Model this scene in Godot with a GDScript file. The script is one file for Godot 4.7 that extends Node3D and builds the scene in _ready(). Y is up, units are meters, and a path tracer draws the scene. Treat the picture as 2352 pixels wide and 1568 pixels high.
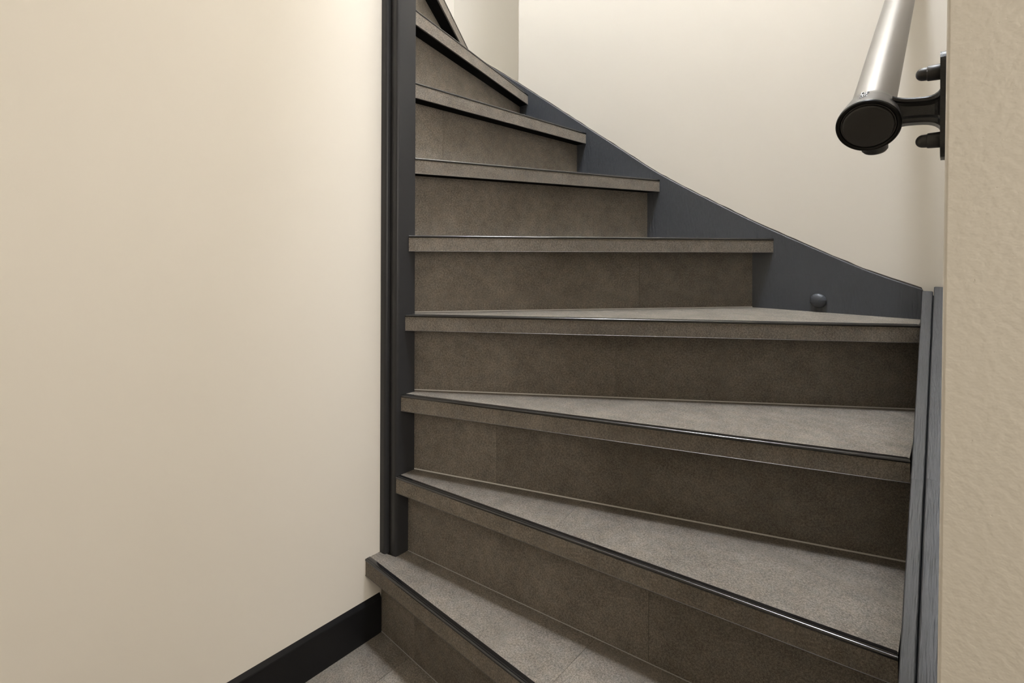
extends Node3D
# World: x = across the stair (right wall near x 0, left wall at x -1), -z = along the walls away from the camera, y up. Metres.
# Plan coordinates (u, v) = (x, -z).

const RISE := 0.185
const TH := 0.0372            # tread edge thickness
const WALL_L := -0.999
const BACK := 1.433           # face of the back string
const SIDE := -0.051          # right ends of the treads
const CEIL := 4.0  # unseen ceiling height, set for the lamp falloff on the walls
# nosing line of every tread: angle (degrees, in plan), distance from the origin (m), riser set-back (m)
var LINES := [[-0.528, 0.61189, 0.040], [8.387, 0.80295, 0.034], [20.517, 0.97441, 0.0395], [34.744, 1.11353, 0.0375], [0.0, 0.0, 0.041],
	[68.435, 1.15118, 0.038], [87.795, 0.99462, 0.037], [107.594, 0.71143, 0.039], [125.432, 0.379, 0.038], [144.0, 0.03, 0.038], [162.0, -0.3, 0.038]]
var rng := RandomNumberGenerator.new()
var M := {}

func _ready():
	rng.seed = 7
	# ---- camera
	var cam := Camera3D.new()
	cam.name = "camera"
	cam.projection = Camera3D.PROJECTION_FRUSTUM
	cam.near = 0.02
	cam.far = 50.0
	cam.size = cam.near * 1568.0 / 1134.09
	cam.frustum_offset = Vector2(-0.79, -208.6) / 1134.09 * cam.near
	cam.position = Vector3(0, 0.89066, 0)
	cam.rotation = Vector3(0, 0.727778, 0.0038)
	add_child(cam)
	cam.current = true
	# ---- environment and exposure
	var we := WorldEnvironment.new()
	we.name = "environment"
	var env := Environment.new()
	env.background_mode = Environment.BG_COLOR
	env.background_color = Color(0, 0, 0)
	env.tonemap_mode = Environment.TONE_MAPPER_LINEAR
	env.tonemap_exposure = 1.17
	env.sdfgi_enabled = true
	env.ssao_enabled = true
	env.ssil_enabled = true
	we.environment = env
	add_child(we)
	# ---- unseen sources placed to light the walls: ceiling lamp above, hall window right
	unseen_ceiling_lamp(Vector3(-0.17, CEIL, -0.70), 0.14, 4.3, Color(0.935, 0.96, 1.0), "unseen white round ceiling lamp, placed high to light the treads and walls")
	unseen_hall_window(1.28, Color(1.0, 0.968, 0.92), 0.12)
	materials()
	var e5 := Vector2(-0.3518, 1.433) - Vector2(-0.9535, 0.702)
	LINES[4][0] = rad_to_deg(e5.angle())
	LINES[4][1] = Vector2(-e5.y, e5.x).normalized().dot(Vector2(-0.3518, 1.433))
	setting()
	staircase()
	newel_post()
	handrail()

# ------------------------------------------------------------------ helpers
func P(u: float, v: float, h: float) -> Vector3:
	return Vector3(u, h, -v)

func begin() -> SurfaceTool:
	var st := SurfaceTool.new()
	st.begin(Mesh.PRIMITIVE_TRIANGLES)
	return st

func commit(called: String, st: SurfaceTool, mat: Material, parent: Node = self) -> MeshInstance3D:
	var o := MeshInstance3D.new()
	o.name = called
	st.generate_tangents()
	o.mesh = st.commit()
	o.material_override = mat
	o.cast_shadow = GeometryInstance3D.SHADOW_CASTING_SETTING_ON
	parent.add_child(o, true)
	return o

func tag(o: Node, label: String, category: String, group := "", kind := "") -> Node:
	if label != "": o.set_meta("label", label)
	if category != "": o.set_meta("category", category)
	if group != "": o.set_meta("group", group)
	if kind != "": o.set_meta("kind", kind)
	return o

func base(called: String, at := Vector3.ZERO) -> Node3D:
	var o := Node3D.new()
	o.name = called
	add_child(o, true)
	o.position = at
	return o

func tri(st: SurfaceTool, a: Vector3, b: Vector3, c: Vector3, n: Vector3, ua: Vector2, ub: Vector2, uc: Vector2):
	if (b - a).cross(c - a).dot(n) > 0.0:
		var t := b; b = c; c = t
		var tu := ub; ub = uc; uc = tu
	st.set_normal(n); st.set_uv(ua); st.add_vertex(a)
	st.set_normal(n); st.set_uv(ub); st.add_vertex(b)
	st.set_normal(n); st.set_uv(uc); st.add_vertex(c)

func flat_uv(p: Vector3, n: Vector3, off: Vector2) -> Vector2:
	# metres on the face: along its horizontal run, and up (or depth)
	if absf(n.y) > 0.8:
		return Vector2(p.x, p.z) + off
	var t := Vector3(n.z, 0, -n.x).normalized()
	return Vector2(t.dot(p), -p.y) + off

func quad(st: SurfaceTool, a: Vector3, b: Vector3, c: Vector3, d: Vector3, out: Vector3, off := Vector2.ZERO):
	var n := (b - a).cross(c - a)
	if n.length_squared() < 1e-16: n = (c - a).cross(d - a)
	n = n.normalized()
	if n.dot(out) < 0.0: n = -n
	var ua := flat_uv(a, n, off); var ub := flat_uv(b, n, off); var uc := flat_uv(c, n, off); var ud := flat_uv(d, n, off)
	tri(st, a, b, c, n, ua, ub, uc)
	tri(st, a, c, d, n, ua, uc, ud)

func prism(st: SurfaceTool, poly: PackedVector2Array, h0: float, h1: float, off := Vector2.ZERO, bevel := 0.0):
	# upright prism over a plan polygon (u, v), with an optional chamfer along the top edge
	var pts := poly
	if Geometry2D.is_polygon_clockwise(pts): pts.reverse()
	var top := pts
	if bevel > 0.0:
		var shrunk := Geometry2D.offset_polygon(pts, -bevel, Geometry2D.JOIN_MITER)
		if shrunk.size() == 1 and shrunk[0].size() == pts.size():
			# match the first corner
			var s: PackedVector2Array = shrunk[0]
			if Geometry2D.is_polygon_clockwise(s): s.reverse()
			var best := 0
			for k in s.size():
				if s[k].distance_to(pts[0]) < s[best].distance_to(pts[0]): best = k
			top = PackedVector2Array()
			for k in s.size(): top.append(s[(best + k) % s.size()])
	var hs := h1 - (bevel if top != pts else 0.0)
	var ids := Geometry2D.triangulate_polygon(top)
	for k in range(0, ids.size(), 3):
		var q := [top[ids[k]], top[ids[k + 1]], top[ids[k + 2]]]
		var v3 := [P(q[0].x, q[0].y, h1), P(q[1].x, q[1].y, h1), P(q[2].x, q[2].y, h1)]
		tri(st, v3[0], v3[1], v3[2], Vector3.UP, flat_uv(v3[0], Vector3.UP, off), flat_uv(v3[1], Vector3.UP, off), flat_uv(v3[2], Vector3.UP, off))
	ids = Geometry2D.triangulate_polygon(pts)
	for k in range(0, ids.size(), 3):
		var q := [pts[ids[k]], pts[ids[k + 1]], pts[ids[k + 2]]]
		tri(st, P(q[0].x, q[0].y, h0), P(q[1].x, q[1].y, h0), P(q[2].x, q[2].y, h0), Vector3.DOWN, q[0], q[1], q[2])
	for k in pts.size():
		var a := pts[k]; var b := pts[(k + 1) % pts.size()]
		var d := b - a
		var out := Vector3(d.y, 0, d.x)      # right of a counter-clockwise edge in (u, v), z = -v
		quad(st, P(a.x, a.y, h0), P(b.x, b.y, h0), P(b.x, b.y, hs), P(a.x, a.y, hs), out, off)
		if top != pts:
			var ta := top[k]; var tb := top[(k + 1) % pts.size()]
			quad(st, P(a.x, a.y, hs), P(b.x, b.y, hs), P(tb.x, tb.y, h1), P(ta.x, ta.y, h1), out + Vector3.UP * d.length(), off)

func slab(st: SurfaceTool, profile: PackedVector2Array, o: Vector3, ax: Vector3, ay: Vector3, depth: Vector3, off := Vector2.ZERO):
	# a flat profile in the plane (ax, ay) at o, pushed out by depth
	var ids := Geometry2D.triangulate_polygon(profile)
	var dn := depth.normalized()
	for k in range(0, ids.size(), 3):
		var q := []
		for j in 3: q.append(o + ax * profile[ids[k + j]].x + ay * profile[ids[k + j]].y)
		tri(st, q[0], q[1], q[2], -dn, flat_uv(q[0], -dn, off), flat_uv(q[1], -dn, off), flat_uv(q[2], -dn, off))
		tri(st, q[0] + depth, q[1] + depth, q[2] + depth, dn, flat_uv(q[0], dn, off), flat_uv(q[1], dn, off), flat_uv(q[2], dn, off))
	var ccw := 1.0 if not Geometry2D.is_polygon_clockwise(profile) else -1.0
	for k in profile.size():
		var a := profile[k]; var b := profile[(k + 1) % profile.size()]
		var out := (ax * (b - a).y - ay * (b - a).x) * ccw
		var pa := o + ax * a.x + ay * a.y; var pb := o + ax * b.x + ay * b.y
		quad(st, pa, pb, pb + depth, pa + depth, out, off)

func sweep(st: SurfaceTool, profile: PackedVector2Array, a: Vector3, b: Vector3, side: Vector3, up: Vector3, smooth := false):
	# closed profile (side, up) drawn straight from a to b
	var n := profile.size()
	var ccw := 1.0 if not Geometry2D.is_polygon_clockwise(profile) else -1.0
	var nor := []
	for k in n:
		var d := profile[(k + 1) % n] - profile[k]
		nor.append((side * d.y - up * d.x).normalized() * ccw)
	var along := a.distance_to(b)
	var run := 0.0
	for k in n:
		var j := (k + 1) % n
		var pa := a + side * profile[k].x + up * profile[k].y; var pb := a + side * profile[j].x + up * profile[j].y
		var qa := b + side * profile[k].x + up * profile[k].y; var qb := b + side * profile[j].x + up * profile[j].y
		var n0: Vector3 = nor[k]; var n1: Vector3 = nor[k]
		if smooth:
			if nor[(k + n - 1) % n].dot(nor[k]) > 0.7: n0 = (nor[(k + n - 1) % n] + nor[k]).normalized()
			if nor[j].dot(nor[k]) > 0.7: n1 = (nor[j] + nor[k]).normalized()
		var step := profile[k].distance_to(profile[j])
		smooth_quad(st, pa, pb, qb, qa, n0, n1, n1, n0, Vector2(run, 0), Vector2(run + step, 0), Vector2(run + step, along), Vector2(run, along))
		run += step
	var ids := Geometry2D.triangulate_polygon(profile)
	var dir := (b - a).normalized()
	for k in range(0, ids.size(), 3):
		var q := []
		for i in 3: q.append(side * profile[ids[k + i]].x + up * profile[ids[k + i]].y)
		tri(st, a + q[0], a + q[1], a + q[2], -dir, profile[ids[k]], profile[ids[k + 1]], profile[ids[k + 2]])
		tri(st, b + q[0], b + q[1], b + q[2], dir, profile[ids[k]], profile[ids[k + 1]], profile[ids[k + 2]])

func smooth_quad(st: SurfaceTool, a, b, c, d, na: Vector3, nb: Vector3, nc: Vector3, nd: Vector3, ua := Vector2.ZERO, ub := Vector2.RIGHT, uc := Vector2.ONE, ud := Vector2.DOWN):
	var vs := [a, b, c, a, c, d]
	var ns := [na, nb, nc, na, nc, nd]
	var us := [ua, ub, uc, ua, uc, ud]
	for t in 2:
		var i := t * 3
		var cr: Vector3 = (vs[i + 1] - vs[i]).cross(vs[i + 2] - vs[i])
		var order := [0, 1, 2] if cr.dot(ns[i] + ns[i + 1] + ns[i + 2]) < 0.0 else [0, 2, 1]
		for k in order:
			st.set_normal(ns[i + k]); st.set_uv(us[i + k]); st.add_vertex(vs[i + k])

func lathe(st: SurfaceTool, profile: PackedVector2Array, o: Vector3, axis: Vector3, seg := 40):
	# profile: (distance along the axis, radius); normals smooth where the profile bends gently
	var z := axis.normalized()
	var x := z.cross(Vector3.UP)
	if x.length() < 0.1: x = z.cross(Vector3.RIGHT)
	x = x.normalized()
	var y := z.cross(x)
	var nor := []
	for k in profile.size() - 1:
		var d := profile[k + 1] - profile[k]
		nor.append(Vector2(-d.y, d.x).normalized())      # (along, out)
	for k in profile.size() - 1:
		var n0: Vector2 = nor[k]; var n1: Vector2 = nor[k]
		if k > 0 and nor[k - 1].dot(nor[k]) > 0.75: n0 = (nor[k - 1] + nor[k]).normalized()
		if k < nor.size() - 1 and nor[k + 1].dot(nor[k]) > 0.75: n1 = (nor[k + 1] + nor[k]).normalized()
		for s in seg:
			var a0 := TAU * s / seg; var a1 := TAU * (s + 1) / seg
			var r0 := x * cos(a0) + y * sin(a0); var r1 := x * cos(a1) + y * sin(a1)
			var p := profile[k]; var q := profile[k + 1]
			smooth_quad(st, o + z * p.x + r0 * p.y, o + z * p.x + r1 * p.y, o + z * q.x + r1 * q.y, o + z * q.x + r0 * q.y,
				z * n0.x + r0 * n0.y, z * n0.x + r1 * n0.y, z * n1.x + r1 * n1.y, z * n1.x + r0 * n1.y,
				Vector2(float(s) / seg * 0.2, p.x), Vector2(float(s + 1) / seg * 0.2, p.x), Vector2(float(s + 1) / seg * 0.2, q.x), Vector2(float(s) / seg * 0.2, q.x))

func box(st: SurfaceTool, u0: float, u1: float, v0: float, v1: float, h0: float, h1: float):
	prism(st, PackedVector2Array([Vector2(u0, v0), Vector2(u1, v0), Vector2(u1, v1), Vector2(u0, v1)]), h0, h1)

# ------------------------------------------------------------------ materials
func noise(seed_: int, freq: float, type := FastNoiseLite.TYPE_SIMPLEX_SMOOTH, oct := 1) -> FastNoiseLite:
	var n := FastNoiseLite.new()
	n.seed = seed_
	n.frequency = freq
	n.noise_type = type
	n.fractal_type = FastNoiseLite.FRACTAL_FBM if oct > 1 else FastNoiseLite.FRACTAL_NONE
	n.fractal_octaves = oct
	return n

func bytes_of(n: FastNoiseLite, size: int) -> PackedByteArray:
	return n.get_seamless_image(size, size, false, false, 0.12, true).get_data()

func tex(img: Image) -> ImageTexture:
	img.generate_mipmaps()
	return ImageTexture.create_from_image(img)

func normal_tex(data: PackedByteArray, size: int, strength: float) -> ImageTexture:
	var img := Image.create_from_data(size, size, false, Image.FORMAT_L8, data)
	img.convert(Image.FORMAT_RGBA8)
	img.bump_map_to_normal_map(strength)
	return tex(img)

func lin(r: float, g: float, b: float) -> Color:
	return Color(r, g, b).linear_to_srgb()

func materials():
	var S := 1024
	var fine := bytes_of(noise(11, 0.33), S)
	var grain := bytes_of(noise(12, 0.13), S)
	var mid := bytes_of(noise(13, 0.022, FastNoiseLite.TYPE_SIMPLEX_SMOOTH, 3), S)
	var cloud := bytes_of(noise(14, 0.006, FastNoiseLite.TYPE_SIMPLEX_SMOOTH, 3), S)
	# speckled taupe vinyl with the look of fine concrete: four tones of the same print
	var out := PackedByteArray()
	out.resize(S * S * 3)
	for i in S * S:
		var k := 0.40 * (fine[i] / 255.0 - 0.5) + 0.22 * (grain[i] / 255.0 - 0.5) + 0.13 * (mid[i] / 255.0 - 0.5) + 0.12 * (cloud[i] / 255.0 - 0.5)
		if fine[i] > 214: k += 0.05
		var w := 0.03 * (mid[(i + 40000) % (S * S)] / 255.0 - 0.5)
		out[i * 3] = int(clampf(208.0 * (1.0 + k + w), 0, 255))
		out[i * 3 + 1] = int(clampf(208.0 * (1.0 + k), 0, 255))
		out[i * 3 + 2] = int(clampf(208.0 * (1.0 + k - w), 0, 255))
	var vt := tex(Image.create_from_data(S, S, false, Image.FORMAT_RGB8, out))
	var bump := PackedByteArray()
	bump.resize(S * S)
	for i in S * S: bump[i] = (int(fine[i]) + int(grain[i])) / 2
	var vn := normal_tex(bump, S, 2.0)
	for t in 4:
		var m := StandardMaterial3D.new()
		var g: float = [1.0, 0.95, 1.06, 0.90][t]
		m.albedo_color = lin(0.332 * g, 0.295 * g, 0.250 * g)
		m.albedo_texture = vt
		m.uv1_scale = Vector3(1.45, 1.45, 1.0)
		m.normal_enabled = true
		m.normal_texture = vn
		m.normal_scale = 0.35
		m.roughness = 0.6
		m.metallic_specular = 0.15
		M["vinyl%d" % t] = m
	# cream wall paint
	var rollr := bytes_of(noise(21, 0.03, FastNoiseLite.TYPE_SIMPLEX_SMOOTH, 4), S)
	var trowel := bytes_of(noise(22, 0.007, FastNoiseLite.TYPE_SIMPLEX_SMOOTH, 4), S)
	M.paint = plaster(normal_tex(rollr, S, 1.5), 0.12, 1.3)
	M.paint_smooth = plaster(normal_tex(trowel, S, 3.0), 0.12, 0.7)
	# coarser hand-trowelled plaster of the near pier: low ripples with a few small pits
	var lump := bytes_of(noise(23, 0.012, FastNoiseLite.TYPE_SIMPLEX_SMOOTH, 3), S)
	var pit := bytes_of(noise(24, 0.03), S)
	for i in S * S:
		var d := int(lump[i])
		if pit[i] > 238: d -= (int(pit[i]) - 238) * 5
		if pit[i] < 12: d += (12 - int(pit[i])) * 3
		lump[i] = clampi(d, 0, 255)
	M.paint_rough = plaster(normal_tex(lump, S, 5.0), 0.45, 7.0)
	# anthracite satin paint over wood, with brushed grain
	var brush := PackedByteArray()
	brush.resize(S * S)
	var nb := noise(31, 0.05, FastNoiseLite.TYPE_SIMPLEX_SMOOTH, 3)
	for y in S:
		for x in S:
			brush[y * S + x] = int(127.0 + 120.0 * nb.get_noise_2d(x * 2.2, y * 0.22)) if true else 0
	var bn := normal_tex(brush, S, 4.0)
	M.anthracite = dark(lin(0.058, 0.059, 0.064), 0.48, 0.5, bn, 0.5, Vector3(3.0, 3.0, 1))
	M.anthracite_flat = dark(lin(0.030, 0.030, 0.032), 0.38, 0.4, null, 0.0, Vector3.ONE)
	M.anthracite_string = dark(lin(0.064, 0.070, 0.082), 0.40, 0.5, bn, 0.55, Vector3(1.6, 2.4, 1))
	M.black_trim = dark(lin(0.011, 0.011, 0.012), 0.16, 0.75, null, 0.0, Vector3.ONE)
	M.lip = dark(lin(0.14, 0.13, 0.12), 0.45, 0.5, null, 0.0, Vector3.ONE)
	M.lip.metallic = 0.8
	M.sealant = dark(lin(0.62, 0.60, 0.57), 0.5, 0.5, null, 0.0, Vector3.ONE)
	M.sealant_grey = dark(lin(0.34, 0.33, 0.32), 0.5, 0.5, null, 0.0, Vector3.ONE)
	M.underside = dark(lin(0.007, 0.007, 0.007), 0.8, 0.1, null, 0.0, Vector3.ONE)
	M.seam = dark(lin(0.10, 0.09, 0.08), 0.7, 0.3, null, 0.0, Vector3.ONE)
	M.cast_iron = dark(lin(0.016, 0.016, 0.017), 0.33, 0.5, normal_tex(bytes_of(noise(41, 0.08, FastNoiseLite.TYPE_SIMPLEX_SMOOTH, 2), 512), 512, 4.0), 0.35, Vector3(12, 20, 1))
	M.skirting = dark(lin(0.010, 0.010, 0.011), 0.3, 0.35, null, 0.0, Vector3.ONE)
	M.seam_dark = dark(lin(0.012, 0.012, 0.013), 0.7, 0.2, null, 0.0, Vector3.ONE)
	M.rim = dark(lin(0.006, 0.006, 0.006), 0.3, 0.35, null, 0.0, Vector3.ONE)  # collar casting again, darkened where it faces the dark hall
	M.cap_plastic = dark(lin(0.034, 0.033, 0.032), 0.42, 0.5, null, 0.0, Vector3.ONE)
	var steel := StandardMaterial3D.new()
	steel.albedo_color = lin(0.29, 0.28, 0.27)
	steel.metallic = 1.0
	steel.roughness = 0.36
	M.steel = steel
	var collar := StandardMaterial3D.new()
	collar.albedo_color = lin(0.045, 0.044, 0.043)  # lit tone of the casting; its near rim takes the shaded tone
	collar.metallic_specular = 0.6
	collar.roughness = 0.28
	M.collar = collar
	var c := StandardMaterial3D.new()
	c.albedo_color = lin(0.86, 0.85, 0.82)
	c.roughness = 0.9
	M.ceiling = c

func plaster(n: Texture2D, scale: float, rep: float) -> StandardMaterial3D:
	var m := StandardMaterial3D.new()
	m.albedo_color = lin(0.88, 0.83, 0.745)
	m.roughness = 0.55
	m.metallic_specular = 0.35
	m.normal_enabled = true
	m.normal_texture = n
	m.normal_scale = scale
	m.uv1_scale = Vector3(rep, rep, 1)
	return m

func dark(c: Color, rough: float, spec: float, n: Texture2D, ns: float, rep: Vector3) -> StandardMaterial3D:
	var m := StandardMaterial3D.new()
	m.albedo_color = c
	m.roughness = rough
	m.metallic_specular = spec
	if n:
		m.normal_enabled = true
		m.normal_texture = n
		m.normal_scale = ns
	m.uv1_scale = rep
	return m

# ------------------------------------------------------------------ lamps
func unseen_ceiling_lamp(at: Vector3, r: float, energy: float, col: Color, label: String):
	var t := base("unseen_ceiling_lamp", at)  # out of view, placed to light the treads and upper walls
	tag(t, label, "ceiling lamp")
	var glow := StandardMaterial3D.new()
	glow.albedo_color = Color(0.9, 0.9, 0.9)
	glow.emission_enabled = true
	glow.emission = col
	glow.emission_energy_multiplier = 2.0
	var body := StandardMaterial3D.new()
	body.albedo_color = Color(0.85, 0.85, 0.85)
	body.roughness = 0.4
	var st := begin()
	lathe(st, PackedVector2Array([Vector2(0, 0.0001), Vector2(0, r + 0.012), Vector2(0.03, r + 0.012), Vector2(0.034, r + 0.006), Vector2(0.034, 0.0001)]), Vector3(0, -0.001, 0), Vector3.DOWN, 48)
	commit("lamp_base", st, body, t)
	st = begin()
	lathe(st, PackedVector2Array([Vector2(0, r), Vector2(0.02, r * 0.97), Vector2(0.034, r * 0.85), Vector2(0.042, r * 0.6), Vector2(0.046, r * 0.3), Vector2(0.047, 0.0001)]), Vector3(0, -0.035, 0), Vector3.DOWN, 48)
	commit("lamp_shade", st, glow, t)
	var l := OmniLight3D.new()
	l.name = "lamp_light"
	l.light_color = col
	l.light_energy = energy
	l.light_size = r
	l.omni_range = 12.0
	l.omni_attenuation = 2.0
	l.shadow_enabled = true
	l.position = Vector3(0, -0.10 - r, 0)
	t.add_child(l)

func unseen_hall_window(energy: float, col: Color, vc := 0.10, hc := 1.30):
	# unseen window, out of view right, placed to light the left wall and pier
	var glow := StandardMaterial3D.new()
	glow.albedo_color = Color(0.9, 0.9, 0.9)
	glow.emission_enabled = true
	glow.emission = col
	glow.emission_energy_multiplier = 1.0
	var fr := StandardMaterial3D.new()
	fr.albedo_color = Color(0.85, 0.85, 0.83)
	var st := begin()
	for q in [[-0.40, -0.34], [0.34, 0.40]]: box(st, 1.375, 1.40, vc + q[0], vc + q[1], hc - 0.68, hc + 0.68)
	box(st, 1.375, 1.40, vc - 0.34, vc + 0.34, hc - 0.68, hc - 0.62)
	box(st, 1.375, 1.40, vc - 0.34, vc + 0.34, hc + 0.62, hc + 0.68)
	var w := commit("window_1", st, fr)
	tag(w, "unseen window in the hall side wall, placed to light the left wall and pier", "window", "", "structure")
	st = begin()
	box(st, 1.392, 1.398, vc - 0.34, vc + 0.34, hc - 0.62, hc + 0.62)
	commit("unseen_window_pane", st, glow, w)
	var l := AreaLight3D.new()
	l.name = "unseen_window_light"
	l.light_color = col
	l.light_energy = energy
	l.area_size = Vector2(0.66, 1.22)
	l.position = Vector3(1.37, hc, -vc)
	l.rotation = Vector3(0, PI / 2, 0)
	l.shadow_enabled = true
	add_child(l)

# ------------------------------------------------------------------ the setting
func struct(called: String, st: SurfaceTool, m: Material, label: String, category := "wall") -> MeshInstance3D:
	var o := commit(called, st, m)
	tag(o, label, category, "", "structure")
	return o

func setting():
	var st := begin()
	box(st, -2.2, 1.6, -2.1, 2.0, -0.12, -0.003)
	var fl := struct("floor", st, M.seam, "taupe vinyl floor at the foot of the stair", "floor")
	# vinyl planks of the lower floor, laid along the hall, with a hair joint between them
	var us := [WALL_L, -0.885, -0.435, 0.015, 0.465, 0.915, 1.4]
	for k in 6:
		var vs := [[-2.0, -0.9, 0.70], [-2.0, -0.35, 0.70], [-2.0, -1.2, 0.25, 0.70], [-2.0, -0.6, 0.60], [-2.0, -1.0, 0.60], [-2.0, -0.2, 0.60]][k] as Array
		for j in vs.size() - 1:
			st = begin()
			prism(st, PackedVector2Array([Vector2(us[k] + 0.0004, vs[j] + 0.0004), Vector2(us[k + 1] - 0.0004, vs[j] + 0.0004), Vector2(us[k + 1] - 0.0004, vs[j + 1] - 0.0004), Vector2(us[k] + 0.0004, vs[j + 1] - 0.0004)]), -0.003, 0.0, Vector2(k * 0.37, j * 0.53), 0.0003)
			commit("floor_plank", st, M["vinyl%d" % ((k + j) % 3)], fl)
	st = begin()
	box(st, WALL_L - 0.075, WALL_L, -2.0, 0.700, 0.0, CEIL)
	struct("wall_left", st, M.paint_smooth, "smooth cream painted wall on the left of the stair")
	# right wall: a pier whose face leans a little, near corner rounded
	st = begin()
	pier(st)
	struct("wall_right", st, M.paint_rough, "cream rough plaster pier on the right that carries the handrail bracket")
	# back wall with a rounded end; beyond it the wall steps back
	var bk := BACK + 0.014
	st = begin()
	var pts := PackedVector2Array([Vector2(0.1, bk), Vector2(0.1, bk + RECESS), Vector2(-1.2655, bk + RECESS)])
	for k in 7:
		var a := PI + PI / 2 * k / 6.0
		pts.append(Vector2(-1.2655 + 0.007, bk + 0.007) + Vector2(cos(a), sin(a)) * 0.007)
	prism_smooth(st, pts, 0.0, CEIL, 0.5)
	struct("wall_back", st, M.paint, "white painted back wall above the dark stair string")
	st = begin()
	box(st, -2.7, -1.2655, bk + RECESS, bk + RECESS + 0.1, 0.0, CEIL)
	box(st, -2.7, -2.6, bk - 0.1, bk + RECESS, 0.0, CEIL)
	box(st, -2.6, -1.2656, bk, bk + RECESS, 0.0, 1.52)
	struct("wall_recess", st, M.paint, "beige shaded wall set back beyond the end of the white back wall")
	# the parts of the shell that the photograph does not show
	st = begin()
	box(st, -2.6, -2.0, -1.2, bk, 0.0, CEIL)
	struct("wall_outer", st, M.paint, "cream outer wall of the upper flight")
	st = begin()
	box(st, -2.0, WALL_L - 0.075, -1.3, -1.2, 0.0, CEIL)
	struct("wall_far", st, M.paint, "cream end wall of the upper flight")
	st = begin()
	box(st, WALL_L - 0.075, 1.55, -2.1, -2.0, 0.0, 2.6)
	box(st, 1.4, 1.55, -2.0, 0.65, 0.0, 2.6)
	box(st, 0.20, 1.55, 0.60, 0.75, 0.0, 2.6)
	struct("wall_hall", st, M.paint, "cream wall of the hall behind the stair foot")
	st = begin()
	box(st, -1.07, 1.55, -2.1, 0.45, 2.45, 2.6)
	box(st, -1.07, 0.4, 0.45, 0.60, 2.45, CEIL)
	box(st, -2.7, 0.4, -1.35, 2.45, CEIL, CEIL + 0.15)
	struct("ceiling", st, M.ceiling, "white ceiling over the stair and hall", "ceiling")
	# dark skirting board with a bevelled top
	st = begin()
	var prof := PackedVector2Array([Vector2(0, 0), Vector2(0.007, 0), Vector2(0.007, 0.0805), Vector2(0.0062, 0.0825), Vector2(0.0, 0.0905)])
	sweep(st, prof, P(WALL_L, -2.0, 0), P(WALL_L, 0.6585, 0), Vector3.RIGHT, Vector3.UP)
	struct("baseboard_left", st, M.skirting, "black skirting board with bevelled top along the left wall", "baseboard")

const RECESS := 0.85

func prism_smooth(st: SurfaceTool, pts: PackedVector2Array, h0: float, h1: float, dot_min: float):
	if Geometry2D.is_polygon_clockwise(pts): pts.reverse()
	var n := pts.size()
	var nor := []
	for k in n:
		var d := (pts[(k + 1) % n] - pts[k]).normalized()
		nor.append(Vector3(d.y, 0, d.x))
	for k in n:
		var a := pts[k]; var b := pts[(k + 1) % n]
		var n0: Vector3 = nor[k]; var n1: Vector3 = nor[k]
		var short := a.distance_to(b) < 0.02
		if nor[(k + n - 1) % n].dot(nor[k]) > dot_min: n0 = (nor[(k + n - 1) % n] + nor[k]).normalized() if short else n0
		if nor[(k + 1) % n].dot(nor[k]) > dot_min: n1 = (nor[(k + 1) % n] + nor[k]).normalized() if short else n1
		var t: Vector3 = Vector3(nor[k].z, 0, -nor[k].x)
		var pa := P(a.x, a.y, h0); var pb := P(b.x, b.y, h0); var pc := P(b.x, b.y, h1); var pd := P(a.x, a.y, h1)
		smooth_quad(st, pa, pb, pc, pd, n0, n1, n1, n0, Vector2(t.dot(pa), -h0), Vector2(t.dot(pb), -h0), Vector2(t.dot(pb), -h1), Vector2(t.dot(pa), -h1))
	var ids := Geometry2D.triangulate_polygon(pts)
	for k in range(0, ids.size(), 3):
		for s in [[h0, Vector3.DOWN], [h1, Vector3.UP]]:
			tri(st, P(pts[ids[k]].x, pts[ids[k]].y, s[0]), P(pts[ids[k + 1]].x, pts[ids[k + 1]].y, s[0]), P(pts[ids[k + 2]].x, pts[ids[k + 2]].y, s[0]), s[1], pts[ids[k]], pts[ids[k + 1]], pts[ids[k + 2]])

func face_u(h: float) -> float:
	return -0.0063 + 0.0082 * (h - 0.857)

func pier(st: SurfaceTool):
	# plan outline (offset from the leaning face, v): left face, rounded near corner, near face, right side, back
	var out := [Vector2(0, BACK + 0.02), Vector2(0, 0.603)]
	for k in 7:
		var a := PI + PI / 2 * k / 6.0
		out.append(Vector2(0.003 + 0.003 * cos(a), 0.603 + 0.003 * sin(a)))
	out.append_array([Vector2(0.25, 0.600), Vector2(0.25, BACK + 0.02)])
	var hs := [0.0, CEIL]
	var n := out.size()
	for k in n:
		var a: Vector2 = out[k]; var b: Vector2 = out[(k + 1) % n]
		if a.distance_to(b) < 1e-5: continue
		var d := (b - a).normalized()
		var nn := Vector3(-d.y, 0, -d.x) * -1.0
		var n0 := nn; var n1 := nn
		if a.distance_to(b) < 0.02:
			var c := Vector2(0.003, 0.603)
			n0 = Vector3(a.x - c.x, 0, -(a.y - c.y)).normalized()
			n1 = Vector3(b.x - c.x, 0, -(b.y - c.y)).normalized()
			nn = n0
		var vs := []
		for q in [[a, hs[0]], [b, hs[0]], [b, hs[1]], [a, hs[1]]]:
			vs.append(P(q[0].x + face_u(q[1]), q[0].y, q[1]))
		var mid: Vector3 = (vs[0] + vs[2]) / 2 - P(0.12, 1.0, CEIL / 2)
		if a.distance_to(b) >= 0.02 and n0.dot(mid) < 0: n0 = -n0; n1 = -n1
		var s0 := a.x - a.y; var s1 := b.x - b.y
		smooth_quad(st, vs[0], vs[1], vs[2], vs[3], n0, n1, n1, n0, Vector2(s0, 0), Vector2(s1, 0), Vector2(s1, -CEIL), Vector2(s0, -CEIL))

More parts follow.
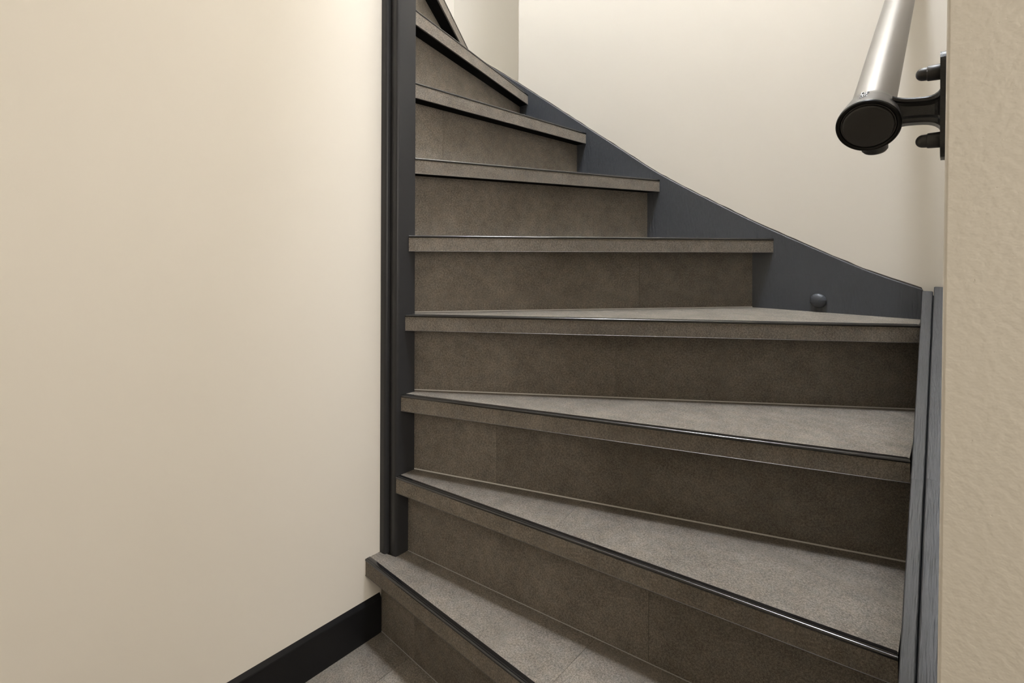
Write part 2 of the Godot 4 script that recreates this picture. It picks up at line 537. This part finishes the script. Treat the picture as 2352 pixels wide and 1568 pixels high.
# ------------------------------------------------------------------ the stair
func dir_of(i: int) -> Vector2:
	return Vector2.from_angle(deg_to_rad(LINES[i - 1][0]))

func nor_of(i: int) -> Vector2:
	var d := dir_of(i)
	return Vector2(-d.y, d.x)

func line_pt(i: int, along: float, back: float) -> Vector2:
	return dir_of(i) * along + nor_of(i) * (LINES[i - 1][1] + back)

func along_of(i: int, p: Vector2) -> float:
	return dir_of(i).dot(p)

func strip(i: int, back0: float, j: int, back1: float) -> PackedVector2Array:
	# plan area between a line parallel to nosing i and a line parallel to nosing j, inside the stairwell
	var room := stairwell(i)
	var big := 6.0
	var a := PackedVector2Array([line_pt(i, -big, back0), line_pt(i, big, back0), line_pt(i, big, back0 + big), line_pt(i, -big, back0 + big)])
	var b := PackedVector2Array([line_pt(j, -big, back1), line_pt(j, big, back1), line_pt(j, big, back1 - big), line_pt(j, -big, back1 - big)])
	var best := PackedVector2Array()
	for piece in Geometry2D.intersect_polygons(room, a):
		for q in Geometry2D.intersect_polygons(piece, b):
			if q.size() > 2 and (best.is_empty() or area(q) > area(best)): best = q
	return best

func area(p: PackedVector2Array) -> float:
	var s := 0.0
	for k in p.size(): s += p[k].cross(p[(k + 1) % p.size()])
	return absf(s) / 2

func stairwell(i: int) -> PackedVector2Array:
	if i < 6:
		return PackedVector2Array([Vector2(WALL_L, 0.5), Vector2(SIDE, 0.5), Vector2(SIDE, BACK), Vector2(-1.076, BACK), Vector2(-1.076, 0.7225), Vector2(-0.9535, 0.7225), Vector2(-0.9535, 0.6715), Vector2(WALL_L, 0.6600)])
	return PackedVector2Array([Vector2(-0.2, BACK), Vector2(-1.998, BACK), Vector2(-1.998, 0.2), Vector2(-1.076, 0.2), Vector2(-1.076, 0.7225), Vector2(-0.9535, 0.7225)])

func clip(p: PackedVector2Array, i: int, along0: float, along1: float) -> PackedVector2Array:
	# the part of p between two cuts square to nosing line i
	var a := PackedVector2Array([line_pt(i, along0, -5), line_pt(i, along1, -5), line_pt(i, along1, 5), line_pt(i, along0, 5)])
	var r := Geometry2D.intersect_polygons(p, a)
	return r[0] if not r.is_empty() else PackedVector2Array()

func ends(i: int, back: float) -> Array:
	# where the line (nosing i, set back) starts and stops inside the stairwell
	var p := strip(i, back, i, back + 0.002)
	var lo := 99.0; var hi := -99.0
	for q in p:
		lo = minf(lo, along_of(i, q)); hi = maxf(hi, along_of(i, q))
	return [lo, hi]

func staircase():
	var t := base("staircase", Vector3.ZERO)
	tag(t, "winding staircase with speckled taupe vinyl treads, black nosing strips and dark painted strings", "staircase")
	# butt joints of the vinyl, in plan
	var tread_cut := {1: Vector2(-0.485, 0.69), 2: Vector2(-0.563, 0.797)}
	var riser_cut := {1: Vector2(-0.8685, 0.6575), 2: Vector2(-0.40, 0.88), 3: Vector2(-0.756, 0.7976), 4: Vector2(-0.5742, 1.0027), 5: Vector2(-0.602, 1.1772), 6: Vector2(-0.7875, 1.2417), 7: Vector2(-1.0004, 0.8461)}
	var face_cut := {1: Vector2(-0.79, 0.61), 2: Vector2(-0.43, 0.89), 4: Vector2(-0.5, 1.0), 5: Vector2(-0.4725, 1.2913), 6: Vector2(-0.8013, 1.1046), 8: Vector2(-1.0802, 1.0529)}
	for i in range(1, 11):
		var H := RISE * i
		make_tread(t, i, H, tread_cut.get(i), face_cut.get(i))
		make_riser(t, i, H, riser_cut.get(i))
	strings(t)

func make_tread(t: Node3D, i: int, H: float, cut, fcut):
	var core := strip(i, 0.0035, i + 1, LINES[i][2] + 0.012)
	var st := begin()
	prism(st, core, H - TH + 0.0006, H - 0.0042)
	var tr := commit("tread", st, M.underside, t)
	# vinyl on the step, one or two pieces with a hair joint
	var top := strip(i, 0.0118, i + 1, LINES[i][2] + 0.001)
	var parts := []
	if cut != null:
		var s := along_of(i, cut)
		parts = [clip(top, i, -9, s - 0.0003), clip(top, i, s + 0.0003, 9)]
	else:
		parts = [top]
	var k := 0
	for q in parts:
		if q.size() < 3: continue
		st = begin()
		prism(st, q, H - 0.004, H, Vector2(i * 0.31 + k * 0.47, i * 0.17 + k * 0.29))
		commit("tread_panel", st, M["vinyl%d" % ((i + k * 2 + 1) % 4 if i != 1 else k * 2)], tr)
		k += 1
	# vinyl on the front edge
	var e := ends(i, 0.0015)
	var runs := [[e[0], e[1]]]
	if fcut != null:
		var s := along_of(i, fcut)
		runs = [[e[0], s - 0.0002], [s + 0.0002, e[1]]]
	k = 0
	for r in runs:
		st = begin()
		prism(st, PackedVector2Array([line_pt(i, r[0], 0.0), line_pt(i, r[1], 0.0), line_pt(i, r[1], 0.003), line_pt(i, r[0], 0.003)]), H - TH + 0.0012, H - 0.0050, Vector2(i * 0.41 + k * 0.33, i * 0.13))
		commit("front_panel", st, M["vinyl%d" % ((i + k) % 3)], tr)
		k += 1
	# black nosing strip: leg on the step, groove, round bead over the front
	var d := dir_of(i)
	var back := Vector3(nor_of(i).x, 0, -nor_of(i).y)
	var a2 := line_pt(i, e[0], 0.0); var b2 := line_pt(i, e[1], 0.0)
	var prof := PackedVector2Array([Vector2(0.0122, -0.004), Vector2(0.0122, 0.0004), Vector2(0.0118, 0.0007), Vector2(0.0042, 0.0007), Vector2(0.0036, -0.0003), Vector2(0.0030, 0.0003)])
	for q in 9:
		var an := PI / 2 + q / 8.0 * PI * 0.92
		prof.append(Vector2(0.0016, -0.0022) + Vector2(cos(an), sin(an)) * 0.0030)
	prof.append_array([Vector2(0.0012, -0.0054), Vector2(0.0032, -0.0054), Vector2(0.0034, -0.004)])
	st = begin()
	sweep(st, prof, P(a2.x, a2.y, H), P(b2.x, b2.y, H), back, Vector3.UP, true)
	commit("nosing_strip", st, M.black_trim, tr)
	st = begin()
	sweep(st, PackedVector2Array([Vector2(-0.0008, -TH), Vector2(0.0036, -TH), Vector2(0.0036, -TH + 0.0012), Vector2(-0.0002, -TH + 0.0012), Vector2(-0.0008, -TH + 0.0007)]), P(a2.x, a2.y, H), P(b2.x, b2.y, H), back, Vector3.UP)
	commit("edge_lip", st, M.lip, tr)

func make_riser(t: Node3D, i: int, H: float, cut):
	var o: float = LINES[i - 1][2]
	var st := begin()
	prism(st, strip(i, o + 0.0035, i, o + 0.018), H - RISE, H - TH + 0.0004)
	var r := commit("riser", st, M.anthracite_flat, t)
	var e := ends(i, o)
	var runs := [[e[0], e[1]]]
	if cut != null:
		var s := along_of(i, cut)
		runs = [[e[0], s - 0.0003], [s + 0.0003, e[1]]]
	var k := 0
	for q in runs:
		st = begin()
		prism(st, PackedVector2Array([line_pt(i, q[0], o), line_pt(i, q[1], o), line_pt(i, q[1], o + 0.003), line_pt(i, q[0], o + 0.003)]), H - RISE + 0.0004, H - TH + 0.0002, Vector2(i * 0.23 + k * 0.51, i * 0.37))
		commit("riser_panel", st, M["vinyl%d" % ((i * 2 + k) % 4)], r)
		k += 1
	# thin bead of sealant along the foot
	var w := 0.0017 if i > 2 else 0.0009
	var prof := PackedVector2Array([Vector2(0, 0), Vector2(-w, 0), Vector2(-w * 0.75, w * 0.5), Vector2(-w * 0.35, w * 0.9), Vector2(0, w * 1.2)])
	var a2 := line_pt(i, e[0], o - 0.0001); var b2 := line_pt(i, e[1], o - 0.0001)
	st = begin()
	sweep(st, prof, P(a2.x, a2.y, H - RISE), P(b2.x, b2.y, H - RISE), Vector3(nor_of(i).x, 0, -nor_of(i).y), Vector3.UP, true)
	commit("sealant_bead", st, M.sealant if i > 2 else M.sealant_grey, r)

func strings(t: Node3D):
	# wall string along the back wall: its top edge curves up the wall
	var top := [Vector2(-0.050, 0.8080), Vector2(-0.1435, 0.8434), Vector2(-0.2652, 0.9017), Vector2(-0.4186, 0.9804), Vector2(-0.6706, 1.1269), Vector2(-0.8154, 1.2281), Vector2(-1.2223, 1.5158), Vector2(-1.3307, 1.5894), Vector2(-1.75, 1.875), Vector2(-2.0, 2.04)]
	var curve := Curve2D.new()
	for k in top.size():
		var tan := Vector2.ZERO
		if k > 0 and k < top.size() - 1: tan = (top[k + 1] - top[k - 1]).normalized()
		var l0: float = 0.3 * top[k].distance_to(top[k - 1]) if k > 0 else 0.0
		var l1: float = 0.3 * top[k].distance_to(top[k + 1]) if k < top.size() - 1 else 0.0
		curve.add_point(top[k], -tan * l0, tan * l1)
	var line := curve.tessellate_even_length(4, 0.03)
	var prof := PackedVector2Array()
	for q in line: prof.append(q - Vector2(0, 0.0017))
	prof.append_array(PackedVector2Array([Vector2(-2.0, 1.50), Vector2(-1.3, 1.05), Vector2(-0.7, 0.55), Vector2(-0.25, 0.40), Vector2(-0.050, 0.40)]))
	var st := begin()
	slab(st, prof, P(0, BACK, 0), Vector3.RIGHT, Vector3.UP, Vector3(0, 0, -0.0105))
	var ws := commit("wall_string", st, M.anthracite_string, t)
	tag(ws, "broad dark string board along the back wall", "")
	st = begin()
	for k in line.size() - 1:
		var p0 := line[k]; var p1 := line[k + 1]
		var nn := Vector3(0.5, 0.75, 0.8)
		quad(st, P(p0.x, BACK, p0.y - 0.0017), P(p1.x, BACK, p1.y - 0.0017), P(p1.x, BACK + 0.0015, p1.y), P(p0.x, BACK + 0.0015, p0.y), nn)
		quad(st, P(p0.x, BACK + 0.0015, p0.y), P(p1.x, BACK + 0.0015, p1.y), P(p1.x, BACK + 0.0105, p1.y), P(p0.x, BACK + 0.0105, p0.y), Vector3.UP)
	commit("string_edge", st, M.anthracite, ws)
	# filler bead between the string and the plaster, a touch uneven
	var rag := PackedVector2Array()
	for q in line: rag.append(q + Vector2(-0.0014, 0.0030 + rng.randf_range(-0.0008, 0.0012)))
	for k in range(line.size() - 1, -1, -1): rag.append(line[k] + Vector2(0.002, -0.006))
	st = begin()
	slab(st, rag, P(0, BACK + 0.0065, 0), Vector3.RIGHT, Vector3.UP, Vector3(0, 0, -0.0085))
	commit("filler_bead", st, M.seam, ws)
	# domed screw cap near the corner
	st = begin()
	var dome := PackedVector2Array()
	for k in 11:
		var a := PI / 2 * k / 10.0
		dome.append(Vector2(0.0035 + 0.0095 * sin(a), maxf(0.0178 * cos(a), 0.0001)))
	dome.insert(0, Vector2(0.0015, 0.0182))
	dome.insert(0, Vector2(0.0, 0.0170))
	lathe(st, dome, P(-0.250, BACK - 0.0002, 0.7686), Vector3(0, 0, 1), 40)
	tag(commit("screw_cap", st, M.anthracite_string, ws), "round domed dark cap", "")
	# string along the right wall, seen from above: board and bead with a groove between
	var so := base_part(t, "wall_string")
	var f := func(v: float) -> float: return 0.375 + 0.6363 * (v - 0.749)
	st = begin()
	string_board(st, 0.60, 1.4245, f, [[-0.0464, -0.0497], [-0.0312, -0.0312]], 0.0)
	commit("string_board", st, M.anthracite, so)
	st = begin()
	string_board(st, 0.60, 1.4315, f, [[-0.0297, -0.0297], [-0.0115, -0.0068]], 0.0055)
	commit("cover_strip", st, M.anthracite, so)
	st = begin()
	string_board(st, 0.60, 1.42, f, [[-0.0330, -0.0330], [-0.0280, -0.0280]], -0.006)
	commit("groove_filler", st, M.seam_dark, so)
	tag(so, "narrow dark string along the right wall with a groove in its top edge", "")

func base_part(t: Node3D, called: String) -> Node3D:
	var o := Node3D.new()
	o.name = called
	t.add_child(o, true)
	return o

func string_board(st: SurfaceTool, v0: float, v1: float, f: Callable, us: Array, lift: float):
	# rounded top edges; us = [[left at v0, left at v1], [right at v0, right at v1]]
	var r := 0.0022
	var sec := func(v: float, k: float) -> Array:
		var l: float = lerpf(us[0][0], us[0][1], k); var rr: float = lerpf(us[1][0], us[1][1], k)
		var h: float = f.call(v) + lift
		var low: float = maxf(h - 0.30, 0.0)
		return [P(l, v, low), P(l, v, h - r), P(l + r * 0.29, v, h - r * 0.29), P(l + r, v, h), P(rr - r, v, h), P(rr - r * 0.29, v, h - r * 0.29), P(rr, v, h - r), P(rr, v, low)]
	var up := Vector3(0, 1, 0.62).normalized()
	var ns := [Vector3.LEFT, Vector3.LEFT, (Vector3.LEFT + up).normalized(), up, up, (Vector3.RIGHT + up).normalized(), Vector3.RIGHT, Vector3.RIGHT]
	var N := 10
	for j in N:
		var A: Array = sec.call(lerpf(v0, v1, float(j) / N), float(j) / N)
		var B: Array = sec.call(lerpf(v0, v1, float(j + 1) / N), float(j + 1) / N)
		var run := 0.0
		for k in 7:
			var step: float = A[k].distance_to(A[k + 1])
			var y0 := v0 + (v1 - v0) * j / N; var y1 := v0 + (v1 - v0) * (j + 1) / N
			smooth_quad(st, A[k], A[k + 1], B[k + 1], B[k], ns[k], ns[k + 1], ns[k + 1], ns[k], Vector2(run, y0), Vector2(run + step, y0), Vector2(run + step, y1), Vector2(run, y1))
			run += step
		smooth_quad(st, A[7], A[0], B[0], B[7], Vector3.DOWN, Vector3.DOWN, Vector3.DOWN, Vector3.DOWN)
	for e in [[v0, 0.0, Vector3.BACK], [v1, 1.0, Vector3.FORWARD]]:
		var S: Array = sec.call(e[0], e[1])
		for k in range(1, 7):
			tri(st, S[0], S[k], S[k + 1], e[2], Vector2.ZERO, Vector2(0.1, 0), Vector2(0, 0.1))

# ------------------------------------------------------------------ the post at the end of the left wall
func newel_post():
	var t := base("newel_post", P(-0.975, 0.69, RISE))
	tag(t, "tall black painted newel post with stepped moulding at the end of the left wall", "newel post")
	var at := t.position
	var r := 0.0022
	# moulded front strip, then the main body
	var st := begin()
	upright(st, PackedVector2Array([Vector2(-0.9990, 0.6585), Vector2(-0.9865, 0.6590), Vector2(-0.9830, 0.6597), Vector2(-0.9808, 0.6618), Vector2(-0.9800, 0.6660), Vector2(-0.9800, 0.680), Vector2(-0.9990, 0.680)]), RISE, CEIL, at)
	commit("post_moulding", st, M.anthracite_flat, t)
	st = begin()
	upright(st, PackedVector2Array([Vector2(-0.9798, 0.6722), Vector2(-0.9780, 0.6708), Vector2(-0.9680, 0.6697), Vector2(-0.9590, 0.6700), Vector2(-0.9556, 0.6712), Vector2(-0.9541, 0.6740), Vector2(-0.9535, 0.6790), Vector2(-0.9535, 0.7222), Vector2(-0.9990, 0.7222), Vector2(-0.9990, 0.681), Vector2(-0.9800, 0.681)]), RISE, CEIL, at)
	commit("post_body", st, M.anthracite_flat, t)

func upright(st: SurfaceTool, pts: PackedVector2Array, h0: float, h1: float, at: Vector3):
	var o := begin()
	var q := PackedVector2Array()
	for p in pts: q.append(p - Vector2(at.x, -at.z))
	prism_smooth(st, q, h0 - at.y, h1 - at.y, 0.6)

# ------------------------------------------------------------------ handrail
func handrail():
	var t := base("handrail", P(-0.068, 0.651, 1.028))
	tag(t, "round brushed steel handrail with black end cap on a black cast wall bracket", "handrail")
	var ax := Vector3(0, 0.7035, -1).normalized()
	var st := begin()
	lathe(st, PackedVector2Array([Vector2(0.004, 0.0001), Vector2(0.004, 0.0210), Vector2(1.15, 0.0210), Vector2(1.15, 0.0001)]), Vector3.ZERO, ax, 64)
	commit("rail", st, M.steel, t)
	var b := base_part(t, "wall_bracket")
	# collar round the rail end: flares towards the open end
	st = begin()
	lathe(st, PackedVector2Array([Vector2(0.037, 0.0212), Vector2(0.0372, 0.0226), Vector2(0.036, 0.0236), Vector2(0.028, 0.0248), Vector2(0.016, 0.0268), Vector2(0.004, 0.0286), Vector2(-0.002, 0.0292), Vector2(-0.0040, 0.0292), Vector2(-0.0040, 0.0235)]), Vector3.ZERO, ax, 64)
	commit("collar", st, M.collar, b)
	st = begin()
	lathe(st, PackedVector2Array([Vector2(-0.0035, 0.0291), Vector2(-0.0050, 0.0289), Vector2(-0.0060, 0.0282), Vector2(-0.0062, 0.0270), Vector2(-0.0050, 0.0250), Vector2(-0.0030, 0.0240), Vector2(0.002, 0.0236), Vector2(0.002, 0.0001)]), Vector3.ZERO, ax, 64)
	commit("shaded_collar_rim", st, M.rim, b)  # shade of the near face is put into the rim colour
	st = begin()
	var cap := PackedVector2Array()
	cap.append(Vector2(0.002, 0.0232))
	cap.append(Vector2(-0.0052, 0.0232))
	for k in 7:
		var a := PI / 2 * k / 6.0
		cap.append(Vector2(-0.0052 - 0.0022 * sin(a), 0.0210 + 0.0022 * cos(a)))
	cap.append_array(PackedVector2Array([Vector2(-0.0083, 0.0140), Vector2(-0.0087, 0.0060), Vector2(-0.0088, 0.0001)]))
	lathe(st, cap, Vector3.ZERO, ax, 64)
	commit("end_cap", st, M.cap_plastic, t)
	# boss for the grub screw under the collar
	st = begin()
	var down := ax.cross(Vector3.RIGHT).normalized()
	if down.y > 0: down = -down
	lathe(st, PackedVector2Array([Vector2(0.018, 0.0130), Vector2(0.0355, 0.0122), Vector2(0.0378, 0.0105), Vector2(0.0384, 0.0080), Vector2(0.0384, 0.0001)]), ax * 0.012 + Vector3(0.003, 0, 0), down, 32)
	commit("screw_boss", st, M.cast_iron, b)
	# raised foundry marks on top of the collar
	var font := SystemFont.new()
	font.font_names = PackedStringArray(["Droid Sans"])
	var up := -down
	for k in 2:
		var tm := TextMesh.new()
		tm.text = ["DF", "35"][k]
		tm.font = font
		tm.font_size = 16
		tm.pixel_size = 0.00042
		tm.depth = 0.0012
		var mi := MeshInstance3D.new()
		mi.name = "raised_mark"
		mi.mesh = tm
		mi.material_override = M.collar
		b.add_child(mi, true)
		var tilt := Basis(Vector3.RIGHT, 0.16)
		mi.transform = Transform3D(tilt * Basis(Vector3.RIGHT, ax, up) * Basis(Vector3.BACK, 0.0), ax * [0.0245, 0.0125][k] + up * [0.0254, 0.0273][k] + Vector3(-0.0035, 0, 0))
	# wall plate
	var pu := face_u(1.04)
	var org := t.position
	st = begin()
	var pl := PackedVector2Array()
	for c in [[1, 1], [-1, 1], [-1, -1], [1, -1]]:
		for k in 6:
			var a: float = atan2(c[1], c[0]) - PI / 4 + PI / 2 * k / 5.0
			pl.append(Vector2(c[0] * 0.010 + 0.012 * cos(a), c[1] * 0.041 + 0.012 * sin(a)))
	slab(st, pl, P(pu, 0.668, 1.039) - org, Vector3.FORWARD, Vector3.UP, Vector3(-0.0046, 0, 0))
	commit("wall_plate", st, M.cast_iron, b)
	# arm: ribbed casting from collar to plate, flaring where it meets the plate
	st = begin()
	arm(st, P(-0.0475, 0.664, 1.0392) - org, P(pu - 0.004, 0.664, 1.0352) - org)
	commit("bracket_arm", st, M.cast_iron, b)
	# domed nuts with collars, above and below the arm
	for k in 2:
		st = begin()
		var pr := PackedVector2Array([Vector2(0.0, 0.0078), Vector2(0.0006, 0.0080), Vector2(0.0098, 0.0077), Vector2(0.0106, 0.0072), Vector2(0.0108, 0.0068), Vector2(0.0130, 0.0067)])
		for j in 8:
			var a := PI / 2 * j / 7.0
			pr.append(Vector2(0.0138 + 0.0062 * sin(a), maxf(0.0066 * cos(a), 0.0001)))
		var h: float = [1.0746, 1.0053][k]
		lathe(st, pr, P(pu - 0.0044, 0.665, h) - org, Vector3.LEFT + Vector3(0, 0.02, 0), 32)
		commit("domed_nut", st, M.cap_plastic, b)

func arm(st: SurfaceTool, a: Vector3, b: Vector3):
	# lofted I section; x = across the wall, section in (z, y)
	var N := 16
	var secs := []
	for j in N + 1:
		var k := float(j) / N
		var c := a.lerp(b, k)
		var flare := pow(k, 9.0)
		var root := pow(1.0 - k, 6.0)
		var hh := 0.0128 + 0.0065 * flare + 0.003 * root
		var w := 0.0085 + 0.006 * flare + 0.002 * root
		var wb := 0.0034 + 0.008 * flare + 0.005 * root
		var fl := 0.0042 + 0.003 * flare
		var s := []
		var q := [Vector2(-w + 0.001, -hh), Vector2(w - 0.001, -hh), Vector2(w, -hh + 0.0015), Vector2(w, -hh + fl), Vector2(w * 0.75, -hh + fl + 0.0015), Vector2(wb, -hh + fl + 0.004), Vector2(wb, hh - fl - 0.004), Vector2(w * 0.75, hh - fl - 0.0015), Vector2(w, hh - fl), Vector2(w, hh - 0.0015), Vector2(w - 0.001, hh),
			Vector2(-w + 0.001, hh), Vector2(-w, hh - 0.0015), Vector2(-w, hh - fl), Vector2(-w * 0.75, hh - fl - 0.0015), Vector2(-wb, hh - fl - 0.004), Vector2(-wb, -hh + fl + 0.004), Vector2(-w * 0.75, -hh + fl + 0.0015), Vector2(-w, -hh + fl), Vector2(-w, -hh + 0.0015)]
		for p in q: s.append(c + Vector3(0, p.y, p.x))
		secs.append(s)
	var n: int = secs[0].size()
	var sm := begin()
	for j in N:
		for k in n:
			var l := (k + 1) % n
			var p0: Vector3 = secs[j][k]; var p1: Vector3 = secs[j][l]; var p2: Vector3 = secs[j + 1][l]; var p3: Vector3 = secs[j + 1][k]
			var nn := (p1 - p0).cross(p3 - p0).normalized()
			var cen := a.lerp(b, (j + 0.5) / N)
			# outline runs counter-clockwise in (z, y): outward is edge turned right
			var e := p1 - p0
			var outw := Vector3(0, -e.z, e.y)
			if nn.dot(outw) < 0: nn = -nn
			smooth_quad(st, p0, p1, p2, p3, nn, nn, nn, nn, Vector2(k * 0.01, j * 0.005), Vector2(k * 0.01 + 0.01, j * 0.005), Vector2(k * 0.01 + 0.01, j * 0.005 + 0.005), Vector2(k * 0.01, j * 0.005 + 0.005))
